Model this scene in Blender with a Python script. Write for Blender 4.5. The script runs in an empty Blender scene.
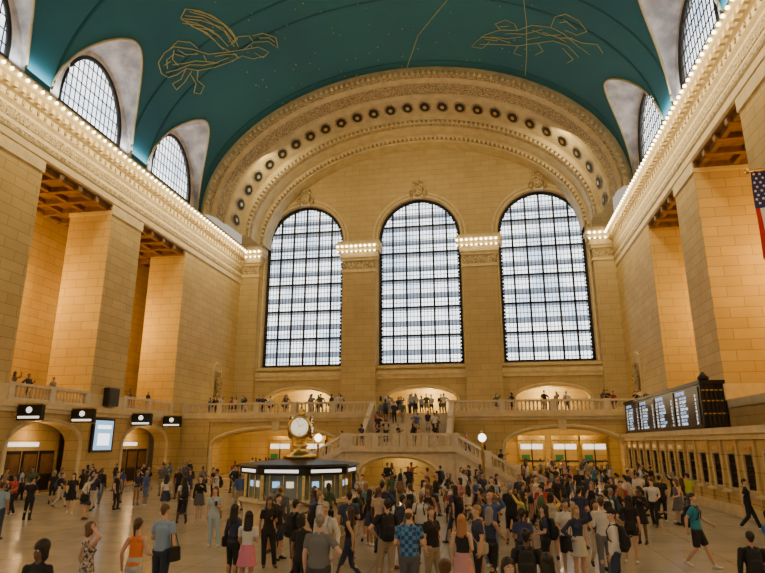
import bpy, math, random
import numpy as np
from mathutils import Vector, Matrix
random.seed(7)
R_=math.radians
XC=-6.65; WL=-26.4; WR=13.1; YE=60.0; YB=49.0; YW=-12.0
BAYS=[43.5,32.7,22.0,11.3,0.6,-10.1]
ZB=5.3
# ------------------------------------------------------------------ materials
def new_mat(name):
    m=bpy.data.materials.new(name); m.use_nodes=True
    nt=m.node_tree; b=nt.nodes['Principled BSDF']
    return m,nt,b
def plain(name,col,rough=.6,metal=0.,emit=None,es=0.):
    m,nt,b=new_mat(name)
    b.inputs['Base Color'].default_value=(*col,1); b.inputs['Roughness'].default_value=rough
    b.inputs['Metallic'].default_value=metal
    if emit: b.inputs['Emission Color'].default_value=(*emit,1); b.inputs['Emission Strength'].default_value=es
    return m
def noisy(name,c1,c2,scale=3.,rough=.6,metal=0.,detail=4,coord='Object'):
    m,nt,b=new_mat(name)
    tc=nt.nodes.new('ShaderNodeTexCoord'); n=nt.nodes.new('ShaderNodeTexNoise'); r=nt.nodes.new('ShaderNodeValToRGB')
    n.inputs['Scale'].default_value=scale; n.inputs['Detail'].default_value=detail
    r.color_ramp.elements[0].position=.35; r.color_ramp.elements[1].position=.65
    r.color_ramp.elements[0].color=(*c1,1); r.color_ramp.elements[1].color=(*c2,1)
    nt.links.new(tc.outputs[coord],n.inputs['Vector']); nt.links.new(n.outputs['Fac'],r.inputs['Fac']); nt.links.new(r.outputs['Color'],b.inputs['Base Color'])
    b.inputs['Roughness'].default_value=rough; b.inputs['Metallic'].default_value=metal
    return m
def ashlar(name,c1,c2,cm,bw=1.7,rh=.62,rough=.7,bump=.25):
    m,nt,b=new_mat(name); N=nt.nodes; L=nt.links
    g=N.new('ShaderNodeNewGeometry'); s=N.new('ShaderNodeSeparateXYZ'); L.new(g.outputs['Position'],s.inputs[0])
    a=N.new('ShaderNodeMath'); a.operation='ADD'; L.new(s.outputs['X'],a.inputs[0]); L.new(s.outputs['Y'],a.inputs[1])
    c=N.new('ShaderNodeCombineXYZ'); L.new(a.outputs[0],c.inputs['X']); L.new(s.outputs['Z'],c.inputs['Y'])
    br=N.new('ShaderNodeTexBrick'); L.new(c.outputs[0],br.inputs['Vector'])
    br.inputs['Scale'].default_value=1; br.inputs['Brick Width'].default_value=bw; br.inputs['Row Height'].default_value=rh
    br.inputs['Mortar Size'].default_value=.018; br.inputs['Mortar Smooth'].default_value=.3
    br.inputs['Color1'].default_value=(*c1,1); br.inputs['Color2'].default_value=(*c2,1); br.inputs['Mortar'].default_value=(*cm,1)
    n=N.new('ShaderNodeTexNoise'); n.inputs['Scale'].default_value=.7; n.inputs['Detail'].default_value=6; L.new(g.outputs['Position'],n.inputs['Vector'])
    mx=N.new('ShaderNodeMix'); mx.data_type='RGBA'; mx.blend_type='MULTIPLY'; mx.inputs['Factor'].default_value=.3
    L.new(br.outputs['Color'],mx.inputs['A']); L.new(n.outputs['Fac'],mx.inputs['B'])
    L.new(mx.outputs['Result'],b.inputs['Base Color']); b.inputs['Roughness'].default_value=rough
    bp=N.new('ShaderNodeBump'); bp.inputs['Strength'].default_value=bump; bp.inputs['Distance'].default_value=.03; bp.invert=True
    L.new(br.outputs['Fac'],bp.inputs['Height']); L.new(bp.outputs['Normal'],b.inputs['Normal'])
    return m
M={}
M['stone']=ashlar('stone_ashlar',(.72,.53,.205),(.63,.45,.165),(.36,.24,.08))
M['stone_end']=ashlar('stone_end',(.66,.50,.235),(.60,.445,.20),(.40,.28,.12))
M['trim']=noisy('stone_trim',(.62,.50,.26),(.73,.59,.33),2.,.6,coord='Object')
M['cream']=noisy('plaster_cream',(.52,.42,.22),(.65,.53,.29),1.2,.6)
M['orn']=noisy('plaster_ornament',(.14,.09,.03),(.60,.47,.23),7.,.6)
M['balu']=noisy('marble_balustrade',(.58,.49,.34),(.68,.58,.41),3.,.45)
M['brown']=noisy('ceiling_brown',(.14,.07,.02),(.24,.12,.035),2.,.7)
M['dark']=plain('bronze_dark',(.03,.026,.022),.45,.6)
M['black']=plain('black_panel',(.012,.012,.015),.35)
M['brass']=noisy('brass',(.55,.36,.1),(.8,.58,.2),6.,.28,1.)
M['bulb']=plain('bulb_lit',(1,.9,.7),.4,0,(1,.84,.48),12)
M['globe']=plain('globe_lit',(1,.95,.85),.4,0,(1,.93,.8),4)
M['white_lit']=plain('white_lit',(.9,.9,.9),.4,0,(1,.95,.85),1.3)
M['clock_face']=plain('clock_face',(.8,.75,.6),.4,0,(1,.88,.62),.9)
M['blue_txt']=plain('board_text_blue',(.1,.2,.5),.4,0,(.35,.6,1.),2.2)
M['wht_txt']=plain('board_text_white',(.8,.8,.8),.4,0,(.9,.95,1.),2.5)
M['screen_blue']=plain('screen_blue',(.2,.4,.6),.4,0,(.35,.65,1.),1.1)
M['gold']=plain('gold_leaf',(.50,.47,.19),.5,0)
M['interior']=ashlar('interior_warm',(.72,.50,.18),(.66,.45,.15),(.4,.26,.1))
M['green']=plain('sign_green',(.02,.2,.08),.5)
M['glassk']=plain('kiosk_glass',(.22,.26,.24),.1)
M['day_dim']=plain('window_walkway',(.25,.28,.32),.4,0,(.42,.52,.66),.85)
def mk_glass():
    m,nt,b=new_mat('window_daylight'); N=nt.nodes;L=nt.links
    g=N.new('ShaderNodeNewGeometry'); n=N.new('ShaderNodeTexNoise'); n.inputs['Scale'].default_value=.3; n.inputs['Detail'].default_value=4
    L.new(g.outputs['Position'],n.inputs['Vector']); r=N.new('ShaderNodeValToRGB'); L.new(n.outputs['Fac'],r.inputs['Fac'])
    e=r.color_ramp.elements; e[0].position=.36; e[0].color=(.48,.60,.74,1); e[1].position=.56; e[1].color=(.94,.98,1,1)
    L.new(r.outputs['Color'],b.inputs['Emission Color']); b.inputs['Emission Strength'].default_value=3.4
    b.inputs['Base Color'].default_value=(.5,.55,.6,1); b.inputs['Roughness'].default_value=.3
    return m
M['day']=mk_glass()
def mk_floor():
    m,nt,b=new_mat('marble_floor'); N=nt.nodes;L=nt.links
    g=N.new('ShaderNodeNewGeometry')
    br=N.new('ShaderNodeTexBrick'); br.offset=0; L.new(g.outputs['Position'],br.inputs['Vector'])
    br.inputs['Scale'].default_value=1; br.inputs['Brick Width'].default_value=1.5; br.inputs['Row Height'].default_value=1.5; br.inputs['Mortar Size'].default_value=.012
    br.inputs['Color1'].default_value=(.45,.40,.315,1); br.inputs['Color2'].default_value=(.40,.35,.27,1); br.inputs['Mortar'].default_value=(.26,.22,.16,1)
    n=N.new('ShaderNodeTexNoise'); n.inputs['Scale'].default_value=.9; n.inputs['Detail'].default_value=8; L.new(g.outputs['Position'],n.inputs['Vector'])
    mx=N.new('ShaderNodeMix'); mx.data_type='RGBA'; mx.blend_type='OVERLAY'; mx.inputs['Factor'].default_value=.15
    L.new(br.outputs['Color'],mx.inputs['A']); L.new(n.outputs['Fac'],mx.inputs['B']); L.new(mx.outputs['Result'],b.inputs['Base Color'])
    r=N.new('ShaderNodeMapRange'); r.inputs['To Min'].default_value=.15; r.inputs['To Max'].default_value=.28; L.new(n.outputs['Fac'],r.inputs['Value']); L.new(r.outputs[0],b.inputs['Roughness'])
    return m
M['floor']=mk_floor()
def mk_teal():
    m,nt,b=new_mat('ceiling_teal'); N=nt.nodes;L=nt.links
    g=N.new('ShaderNodeNewGeometry'); n=N.new('ShaderNodeTexNoise'); n.inputs['Scale'].default_value=.12; n.inputs['Detail'].default_value=5; L.new(g.outputs['Position'],n.inputs['Vector'])
    r=N.new('ShaderNodeValToRGB'); L.new(n.outputs['Fac'],r.inputs['Fac']); e=r.color_ramp.elements
    e[0].position=.3; e[0].color=(.009,.105,.160,1); e[1].position=.7; e[1].color=(.019,.155,.195,1)
    L.new(r.outputs['Color'],b.inputs['Base Color']); b.inputs['Roughness'].default_value=.7
    return m
M['teal']=mk_teal()
M['lun']=noisy('lunette_plaster',(.36,.33,.33),(.74,.68,.64),1.0,.7,detail=9)
# ------------------------------------------------------------------ builder
class MB:
    def __init__(s,name): s.n=name; s.v=[]; s.f=[]; s.mi=[]; s.sm=[]; s.mats=[]
    def _m(s,k):
        if k not in s.mats: s.mats.append(k)
        return s.mats.index(k)
    def add(s,vs,fs,mat,smooth=False):
        o=len(s.v); s.v.extend([tuple(p) for p in vs]); k=s._m(mat)
        for f in fs: s.f.append([i+o for i in f]); s.mi.append(k); s.sm.append(smooth)
    def box(s,x0,x1,y0,y1,z0,z1,mat):
        vs=[(x,y,z) for z in (z0,z1) for y in (y0,y1) for x in (x0,x1)]
        s.add(vs,[(0,2,3,1),(4,5,7,6),(0,1,5,4),(2,6,7,3),(0,4,6,2),(1,3,7,5)],mat)
    def beam(s,a,b,w,h,mat):
        a=Vector(a);b=Vector(b);d=(b-a).normalized(); up=Vector((0,0,1))
        if abs(d.z)>.95: up=Vector((0,1,0))
        sd=d.cross(up).normalized()*w/2; u=sd.cross(d).normalized()*h/2
        vs=[p+i*sd+j*u for p in (a,b) for i,j in ((-1,-1),(1,-1),(1,1),(-1,1))]
        s.add(vs,[(0,1,2,3),(7,6,5,4),(0,4,5,1),(1,5,6,2),(2,6,7,3),(3,7,4,0)],mat)
    def rev(s,prof,c,n,mat,smooth=True,ph=0.):
        vs=[];fs=[]
        for r,z in prof:
            for i in range(n):
                t=2*math.pi*i/n+ph; vs.append((c[0]+r*math.cos(t),c[1]+r*math.sin(t),c[2]+z))
        for j in range(len(prof)-1):
            for i in range(n): fs.append((j*n+i,j*n+(i+1)%n,(j+1)*n+(i+1)%n,(j+1)*n+i))
        fs.append(tuple(range(n))[::-1]); fs.append(tuple(range((len(prof)-1)*n,len(prof)*n)))
        s.add(vs,fs,mat,smooth)
    def sphere(s,c,r,mat,n=10,m=6,sc=(1,1,1)):
        vs=[];fs=[]
        for j in range(m+1):
            p=math.pi*j/m
            for i in range(n):
                t=2*math.pi*i/n; vs.append((c[0]+sc[0]*r*math.sin(p)*math.cos(t),c[1]+sc[1]*r*math.sin(p)*math.sin(t),c[2]+sc[2]*r*math.cos(p)))
        for j in range(m):
            for i in range(n): fs.append((j*n+i,(j+1)*n+i,(j+1)*n+(i+1)%n,j*n+(i+1)%n))
        s.add(vs,fs,mat,True)
    def grid(s,rows,mat,smooth=True):
        n=len(rows[0]); vs=[p for r in rows for p in r]
        s.add(vs,[(j*n+i,j*n+i+1,(j+1)*n+i+1,(j+1)*n+i) for j in range(len(rows)-1) for i in range(n-1)],mat,smooth)
    def tube(s,pts,r,mat,n=6):
        pts=[Vector(p) for p in pts]; rings=[]
        for i,p in enumerate(pts):
            d=(pts[min(i+1,len(pts)-1)]-pts[max(i-1,0)]).normalized()
            u=Vector((0,0,1)) if abs(d.z)<.9 else Vector((0,1,0))
            a=d.cross(u).normalized(); b=d.cross(a).normalized(); rr=r[i] if isinstance(r,(list,tuple)) else r
            rings.append([p+rr*(a*math.cos(2*math.pi*k/n)+b*math.sin(2*math.pi*k/n)) for k in range(n)])
        vs=[q for g in rings for q in g]
        fs=[(j*n+i,j*n+(i+1)%n,(j+1)*n+(i+1)%n,(j+1)*n+i) for j in range(len(pts)-1) for i in range(n)]
        fs+=[tuple(range(n)),tuple(range((len(pts)-1)*n,len(pts)*n))[::-1]]
        s.add(vs,fs,mat,True)
    def mesh(s):
        me=bpy.data.meshes.new(s.n); me.from_pydata(s.v,[],s.f); 
        for k in s.mats: me.materials.append(M[k] if isinstance(k,str) else k)
        me.polygons.foreach_set('material_index',s.mi); me.polygons.foreach_set('use_smooth',s.sm); me.update()
        return me
    def done(s,parent=None):
        o=bpy.data.objects.new(s.n,s.mesh()); bpy.context.collection.objects.link(o)
        if parent: o.parent=parent
        return o
def panel(mb,outer,holes,th,fmap,mat):
    cu=bpy.data.curves.new('tmp','CURVE'); cu.dimensions='2D'; cu.fill_mode='BOTH'; cu.extrude=th/2
    for pl in [outer]+holes:
        sp=cu.splines.new('POLY'); sp.points.add(len(pl)-1)
        for i,(x,y) in enumerate(pl): sp.points[i].co=(x,y,0,1)
        sp.use_cyclic_u=True
    ob=bpy.data.objects.new('tmp',cu); bpy.context.collection.objects.link(ob)
    dg=bpy.context.evaluated_depsgraph_get(); me=ob.evaluated_get(dg).to_mesh()
    vs=[fmap(*v.co) for v in me.vertices]; fs=[tuple(p.vertices) for p in me.polygons]
    mb.add(vs,fs,mat); ob.evaluated_get(dg).to_mesh_clear()
    bpy.data.objects.remove(ob); bpy.data.curves.remove(cu)
def rect(x0,x1,y0,y1): return [(x0,y0),(x1,y0),(x1,y1),(x0,y1)]
def archp(xc,hw,y0,ys,rise,n=24):
    return [(xc-hw,y0),(xc+hw,y0)]+[(xc+hw*math.cos(math.pi*i/n),ys+rise*math.sin(math.pi*i/n)) for i in range(n+1)]
def balustrade(mb,a,b,h=1.0,mat='balu',pier=3.6,ends=True):
    a=Vector(a);b=Vector(b);L=(b-a).length; d=(b-a)/L
    mb.beam(a+Vector((0,0,.09)),b+Vector((0,0,.09)),.34,.18,mat); mb.beam(a+Vector((0,0,h-.08)),b+Vector((0,0,h-.08)),.38,.16,mat)
    n=max(1,round(L/pier)); 
    for i in range(n+1):
        p=a+d*(L*i/n)
        if (i in(0,n)) and not ends: continue
        mb.box(p.x-.22,p.x+.22,p.y-.22,p.y+.22,p.z,p.z+h+.03,mat)
    k=max(2,int(L/.3)); pr=[(.06,.16),(.09,.3),(.045,.52),(.075,.72),(.06,h-.15)]
    for i in range(1,k):
        p=a+d*(L*i/k); mb.rev(pr,p,6,mat)
# ------------------------------------------------------------------ floor
mb=MB('floor'); mb.grid([[(x,y,0) for x in (-36,-26,-16,-6,4,14,24)] for y in (-14,0,15,30,45,64)],'floor',False); mb.done()
# ------------------------------------------------------------------ side walls
def side(sg,name):
    W=WL if sg<0 else WR
    X=lambda o:W+sg*o
    def bx(mb,o0,o1,*r): 
        a,b=sorted((X(o0),X(o1))); mb.box(a,b,*r)
    mb=MB(name)
    edges=[YW]
    for c in sorted(BAYS): edges+= [c-3.5,c+3.5]
    edges+=[YE+1]; edges=[max(e,YW) for e in edges]
    for i in range(0,len(edges),2):
        if edges[i+1]-edges[i]>.1:
            bx(mb,0,3.4,edges[i],edges[i+1],ZB if sg<0 else 0,19.8,'stone')
    bx(mb,0,5.8,YW,YE+1,19.8,24.4,'stone')
    bx(mb,5.8,6.6,YW,YE+1,0,20,'stone')
    bx(mb,.0,5.8,YW,YE+1,4.8,ZB,'trim')
    y=YW
    while y<YE: bx(mb,.02,5.8,y,y+.35,19.35,19.8,'brown'); y+=1.78
    bx(mb,.02,5.8,YW,YE,19.72,19.79,'brown')
    for o in (.3,2.2,4.0,5.5): bx(mb,o,o+.3,YW,YE,19.4,19.8,'brown')
    if sg<0:
        holes=[archp(c,3.0,0.02,2.9,1.3) for c in BAYS[:-1]]
        panel(mb,rect(YW,YE+.5,0.01,4.85),holes,1.0,lambda x,y,z:(W-.5+z,x,y),'stone')
        for c in BAYS[:-1]:
            pts=[(W+.04,c+3.12*math.cos(t),2.9+1.42*math.sin(t)) for t in [math.pi*i/20 for i in range(21)]]
            mb.tube([(W+.04,c+3.12,0)]+pts+[(W+.04,c-3.12,0)],.13,'trim')
    else: bx(mb,0,.5,YW,YE,0,4.85,'stone')
    bx(mb,0,-.12,YW,YE,0,.5,'trim') if sg>0 else None
    for i in range(2,len(edges),2):
        a,b=edges[i],edges[i+1]
        if b-a>.1 and i<len(edges)-2: bx(mb,-.06,3.46,a-.06,b+.06,ZB,ZB+.9,'trim'); bx(mb,-.08,3.48,a-.08,b+.08,19.1,19.8,'trim')
    if sg<0: bx(mb,-.35,.2,YW,YB,4.95,5.3,'trim'); bx(mb,-.2,.2,YW,YB,4.7,4.95,'trim')
    prof=[(0,19.8),(-.12,19.9),(-.12,20.35),(-.18,20.4),(-.18,20.8),(-.06,20.9),(-.06,21.9),(-.22,22.1),(-.22,22.5),(-.42,22.6),(-.42,22.85),(-.75,23.15),(-.8,23.6),(-.72,23.75),(-.1,24.1),(.6,24.3)]
    mb.grid([[(X(o),y,z) for o,z in prof] for y in (YW,YE)],'trim',False)
    y=YW+.2
    while y<YE: bx(mb,-.7,-.2,y,y+.28,22.62,22.95,'trim'); bx(mb,-.3,-.1,y,y+.16,22.15,22.45,'orn'); y+=.6
    bx(mb,-.09,-.05,YW,YE,21.1,21.7,'orn'); bx(mb,-.2,-.17,YW,YE,20.45,20.72,'orn')
    wall=mb.done()
    mb=MB('cornice_lights'); y=YW+.3
    while y<YE: 
        mb.sphere((X(-.86),y,23.35),.105,'bulb',7,4); mb.rev([(.05,0),(.05,.12)],(X(-.82),y,23.42),6,'brass'); y+=.6
    mb.done(wall)
    if sg<0:
        mb=MB('balcony_balustrade')
        for c in BAYS:
            a=max(c-3.3,YW+.2); balustrade(mb,(X(.12),a,ZB),(X(.12),c+3.3,ZB),1.0,ends=True)
        mb.done(wall)
    mb=MB('wall_niche'); zc=7.2
    mb.grid([[(X(-.02),55,z) if k==0 else (X(-.04),55+.75*math.cos(t),z) for k in (0,1)] for z,t in [(zc+2.6+.8*math.sin(t),t) for t in [math.pi*i/12 for i in range(13)]]],'trim')
    bx(mb,-.1,0,54.1,54.35,zc,zc+2.6,'trim'); bx(mb,-.1,0,55.65,55.9,zc,zc+2.6,'trim'); bx(mb,-.3,0,53.9,56.1,zc-.35,zc,'trim')
    mb.tube([(X(-.05),55+.85*math.cos(t),zc+2.6+.85*math.sin(t)) for t in [math.pi*i/14 for i in range(15)]],.12,'trim')
    mb.rev([(.30,0),(.34,.15),(.22,.3),(.3,.9),(.34,1.5),(.22,1.9),(.1,2.05),(.17,2.2),(.18,2.4),(.1,2.6)],(X(-.3),55,zc),12,'orn')
    mb.done(wall)
    return wall
WN=side(-1,'wall_north'); WS=side(1,'wall_south')
# ------------------------------------------------------------------ ceiling vault with lunettes
A=19.45; RV=13.5; ZS=23.9; HA=4.3; HL=5.8; KL=.34
def zpen(dy,s): 
    q=1-(abs(dy)/HA)**1.8
    return ZS+(HL+KL*s)*math.sqrt(max(q,0))
def phi0(y):
    for c in BAYS:
        dy=y-c
        if abs(dy)<HA:
            lo,hi=0.,R_(44)
            for _ in range(40):
                m=(lo+hi)/2
                if ZS+RV*math.sin(m)>zpen(dy,A*(1-math.cos(m))): hi=m
                else: lo=m
            return hi
    return 0.
ys=[]; y=YW
while y<YB-.01: ys.append(y); y+=.3
ys+=[YB]
for c in BAYS:
    for k in (-HA,-HA+.02,-HA+.1,HA-.1,HA-.02,HA): 
        if YW<c+k<YB: ys.append(c+k)
ys=sorted(set(ys))
def V(ph,y,off=0.): return (XC+(A-off)*math.cos(ph), y, ZS+(RV-off)*math.sin(ph))
mb=MB('ceiling'); rows=[]
for y in ys:
    p=phi0(y); rows.append([V(p+(math.pi-2*p)*i/56,y) for i in range(57)])
mb.grid(rows,'teal')
for sgn in (-1,1):
    for c in BAYS:
        rows=[];rib=[]
        yy=[y for y in ys if abs(y-c)<=HA]
        if len(yy)<4: continue
        for y in yy:
            p=phi0(y); se=A*(1-math.cos(p)); r=[]
            for i in range(9):
                s_=-.3+(se+.3)*i/8; r.append((XC+sgn*(A-s_),y,zpen(y-c,max(s_,0)) if i<8 else ZS+RV*math.sin(p)))
            rows.append(r); rib.append((r[8][0]-sgn*.05,y,r[8][2]-.06))
        mb.grid(rows,'lun'); mb.tube(rib,.09,'cream',6)
CEIL=mb.done()
def glazing(mb,xc,hw,z0,zs,rise,fm,nv,nh,bar=.05,frame=.2,thick_v=(),thick_h=(),tk=3.6):
    top=lambda x: zs+rise*math.sqrt(max(0,1-((x-xc)/hw)**2))
    for i in range(1,nv):
        x=xc-hw+2*hw*i/nv; w=bar*(tk if i in thick_v else 1)
        mb.beam(fm(x,z0),fm(x,top(x)),w,w,'dark')
    H=zs+rise-z0
    for j in range(1,nh):
        z=z0+H*j/nh; x=hw if z<=zs else hw*math.sqrt(max(0,1-((z-zs)/rise)**2)); w=bar*(tk if j in thick_h else 1)
        mb.beam(fm(xc-x,z),fm(xc+x,z),w,w,'dark')
    pts=[fm(xc+hw*math.cos(math.pi*i/32),zs+rise*math.sin(math.pi*i/32)) for i in range(33)]
    mb.tube([fm(xc+hw,z0)]+pts+[fm(xc-hw,z0)],frame,'dark',6)
    mb.beam(fm(xc-hw,z0),fm(xc+hw,z0),frame*1.6,frame*1.6,'dark')
k=0
for sgn in (-1,1):
    for c in BAYS[:-1]:
        k+=1; X=XC+sgn*(A+.3); mb=MB('window_%d'%k)
        panel(mb,archp(c,HA+.3,ZS-.2,ZS,HL+.4),[archp(c,3.2,ZS+.35,ZS+.9,4.4)],.2,lambda x,y,z:(X+z,x,y),'lun')
        glazing(mb,c,3.2,ZS+.35,ZS+.9,4.4,lambda x,z:(X,x,z),14,6,.055,.17,(),())
        xo=X+sgn*.35; pl=archp(c,3.4,ZS+.2,ZS+.9,4.6)
        mb.add([(xo,a,b) for a,b in pl],[tuple(range(len(pl)))],'day')
        mb.done()
def stroke(mb,pts,r=.05):
    out=[]
    for i in range(len(pts)-1):
        for t in (0,.34,.67): out.append([pts[i][j]+(pts[i+1][j]-pts[i][j])*t for j in (0,1)])
    out.append(pts[-1]); P=[V(R_(a),b,.04) for a,b in out]
    mb.tube(P,r,'gold',4)
def m1(u,v): return (178-.228*u+.1515*v, 22.1+.0578*u+.0639*v)
def m2(u,v): return (202.3-.278*u-.034*v, 58.04-.0357*u+.0936*v)
horse=[[(190,2),(186,12),(200,22),(214,30),(226,44),(236,50)],[(190,2),(204,4),(222,14),(236,28),(244,44)],[(186,12),(205,14),(226,22),(240,40)],[(188,17),(206,20),(222,30),(234,44)],[(200,22),(212,24),(226,34)],
[(194,5),(208,9),(226,18),(238,32)],[(190,9),(206,11),(228,26),(240,44)],[(188,14),(200,17),(218,26)],[(196,20),(212,28)],[(206,25),(220,37),(230,48)],[(198,4),(214,8),(232,22),(242,36)],
[(165,70),(163,58),(170,48),(180,42),(198,46),(215,53),(235,51),(250,48),(258,38),(252,30),(242,32),(236,42)],[(172,66),(172,56),(180,50),(190,54)],[(168,62),(176,58)],[(184,46),(192,52),(204,52)],[(178,62),(190,62),(202,60),(214,62)],[(170,70),(184,68),(196,64),(210,66),(226,64)],[(180,46),(178,56),(184,64)],[(240,52),(246,58),(240,64)],[(222,56),(232,54),(244,54)],
[(165,70),(172,76),(182,74),(192,68),(205,72),(222,70),(238,64),(250,56),(262,60),(272,56)],[(205,72),(204,84),(212,92),(208,102),(200,99),(203,88),(197,76)],[(192,68),(186,80),(176,84),(180,92),(190,84),(198,72)],
[(250,48),(264,44),(276,50),(272,58),(262,52)],[(258,38),(272,36),(284,44),(278,30),(264,26),(255,30)],[(262,32),(272,31),(278,36)],[(210,54),(214,62),(224,64),(236,58)],[(176,44),(184,36),(196,38),(204,46)]]
bull=[[(475,38),(485,30),(500,26),(516,28),(530,22),(548,24),(560,30),(575,42),(590,50)],[(478,42),(492,44),(515,48),(535,44),(550,40),(565,44),(578,56)],
[(475,38),(470,44),(480,48),(488,40)],[(500,26),(496,18),(506,14),(514,20),(516,28)],[(548,24),(552,12),(562,8),(575,14),(584,24),(574,30),(562,26)],[(515,48),(510,58),(518,62)],[(535,44),(540,54),(532,60)],[(540,30),(556,36),(570,34)],[(490,34),(506,38),(520,36)],[(505,31),(522,33),(540,27)],[(484,36),(496,40)],[(524,40),(538,36)],[(560,14),(568,20),(574,24)],[(552,34),(564,40)],[(480,32),(494,36),(508,44)],[(530,28),(544,34),(558,32)],[(556,18),(564,16)],[(500,22),(508,22)],[(565,34),(580,38),(596,36),(604,44)],[(560,48),(572,60),(566,66)]]
mb=MB('constellation_mural')
for l in horse: stroke(mb,[m1(*p) for p in l],.042)
for l in bull: stroke(mb,[m2(*p) for p in l],.036)
stroke(mb,[m2(524,-10),m2(525,20),m2(523,60),m2(520,90)],.035); stroke(mb,[(89,48.8),(84,44),(76,40),(68,35)],.035)
for _ in range(220): 
    a,b=random.uniform(50,132),random.uniform(18,48.5); mb.sphere(V(R_(a),b,.05),random.uniform(.04,.07),'gold',5,3)
mb.done(CEIL)
# ------------------------------------------------------------------ great end arch
mb=MB('trim_end_arch')
prof=[(48.9,0.05,'cream'),(48.55,.0,'cream'),(48.5,.3,'cream'),(48.75,.4,'cream'),(48.75,.75,'orn'),(49.1,.85,'cream'),(49.5,1.0,'cream'),(49.6,1.1,'orn'),(51.3,1.15,'cream'),(51.4,1.3,'cream'),(51.6,1.35,'cream'),(54.6,1.5,'cream'),(54.7,1.65,'cream'),(54.8,1.9,'orn'),(55.2,2.0,'cream'),(55.3,2.1,'orn'),(55.8,2.15,'cream'),(57.6,2.15,'cream'),(57.7,2.35,'orn'),(58.1,2.5,'cream'),(58.15,2.65,'cream'),(60.2,2.65,'cream')]
AE=A+.0; n=96
def E(y,i,t): return (XC+(AE-i)*math.cos(t),y,ZS+(RV-i)*math.sin(t))
for j in range(len(prof)-1):
    (y0,i0,m_),(y1,i1,_)=prof[j],prof[j+1]
    mb.grid([[E(y0,i0,math.pi*k_/n),E(y1,i1,math.pi*k_/n)] for k_ in range(n+1)],m_)
def arcstep(step,i=1.6):
    t=R_(3);out=[]
    while t<math.pi-R_(3):
        out.append(t); r=math.hypot((AE-i)*math.sin(t),(RV-i)*math.cos(t)); t+=step/r
    return out
for t in arcstep(1.75):
    c=Vector(E(53.1,1.43,t)); e2=Vector(E(53.1,1.43,t+.01))-c; tx=e2.normalized(); ty=Vector((0,1,-.05)).normalized(); nn=tx.cross(ty)
    if nn.dot(Vector((XC,53.1,ZS))-c)<0: nn=-nn
    for rr,off,mt,nk in ((.66,.05,'orn',16),(.50,.08,'dark',14),(.2,.14,'brass',8)):
        vs=[c+nn*off+rr*(tx*math.cos(2*math.pi*q/nk)+ty*1.5*math.sin(2*math.pi*q/nk)) for q in range(nk)]
        mb.add(vs,[tuple(range(nk))],mt)
for t in arcstep(.5):
    for (y0,i0) in ((57.75,2.42),(55.0,2.0),(48.65,.5)):
        p=Vector(E(y0,i0+.05,t)); mb.box(p.x-.11,p.x+.11,p.y-.22,p.y+.05,p.z-.14,p.z+.1,'trim')
mb.done()
# ------------------------------------------------------------------ east wall
WC=[-19.4,-6.6,6.2]; HW=4.42; WZ0=10.7; WZS=24.55
mb=MB('wall_east')
holes=[archp(c,HW,WZ0,WZS,HW) for c in WC]+[archp(c,3.5,ZB+.02,7.2,1.15) for c in WC]
panel(mb,rect(WL-.5,WR+.5,ZB,38.5),holes,1.4,lambda x,y,z:(x,YE+.7+z,y),'stone_end')
for c in WC:
    for rr,dp in ((HW+.55,.14),(HW+.18,.1)):
        mb.tube([(c+rr,YE-.02,WZ0)]+[(c+rr*math.cos(math.pi*i/36),YE-.02,WZS+rr*math.sin(math.pi*i/36)) for i in range(37)]+[(c-rr,YE-.02,WZ0)],dp,'trim')
    mb.tube([(c+3.7,YE-.02,ZB)]+[(c+3.7*math.cos(math.pi*i/24),YE-.02,7.2+1.35*math.sin(math.pi*i/24)) for i in range(25)]+[(c-3.7,YE-.02,ZB)],.14,'trim')
    mb.box(c-.5,c+.5,YE-.35,YE,WZS+HW-.1,WZS+HW+1.5,'trim'); mb.sphere((c,YE-.4,WZS+HW+.75),.62,'orn',12,8,(1,.5,1.2)); mb.sphere((c,YE-.35,WZS+HW+1.7),.35,'orn',10,6,(1.6,.5,.7))
    mb.sphere((c-.7,YE-.2,WZS+HW+.5),.35,'orn',8,6,(.8,.5,1.3)); mb.sphere((c+.7,YE-.2,WZS+HW+.5),.35,'orn',8,6,(.8,.5,1.3))
mb.box(WL,WR,YE-.3,YE,9.7,10.1,'trim'); mb.box(WL,WR,YE-.18,YE,9.3,9.7,'trim'); mb.box(WL,WR,YE-.2,YE,10.35,10.6,'trim')
for a,b in ((WL,-24.3),(-14.8,-11.2),(-2.0,1.5),(11.0,WR)):
    mb.box(a,b,YE-.75,YE,ZB,22.0,'stone_end'); mb.box(a-.08,b+.08,YE-.85,YE,ZB,ZB+.9,'trim')
    for z0,z1,p,q in ((20.6,20.9,.85,.1),(21.9,22.2,.9,.14),(22.2,22.8,1.05,.25),(22.8,23.2,1.35,.5),(23.2,23.7,1.5,.62),(23.7,23.95,1.4,.5)):
        mb.box(a-q,b+q,YE-p,YE,z0,z1,'trim')
    mb.box(a,b,YE-.78,YE-.74,21.0,21.8,'orn')
    x=a
    while x<b: mb.box(x,x+.2,YE-1.3,YE-1.0,22.85,23.15,'trim'); x+=.45
WE=mb.done()
mb=MB('cornice_lights')
for a,b in ((WL+.8,-24.0),(-15.2,-10.8),(-2.5,1.9),(10.7,WR-.8)):
    x=a
    while x<=b: mb.sphere((x,YE-1.6,23.3),.13,'bulb',7,4); mb.rev([(.05,0),(.05,.12)],(x,YE-1.56,23.38),6,'brass'); mb.sphere((x,YE-1.45,22.75),.1,'bulb',7,4); x+=.5
mb.done(WE)
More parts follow.
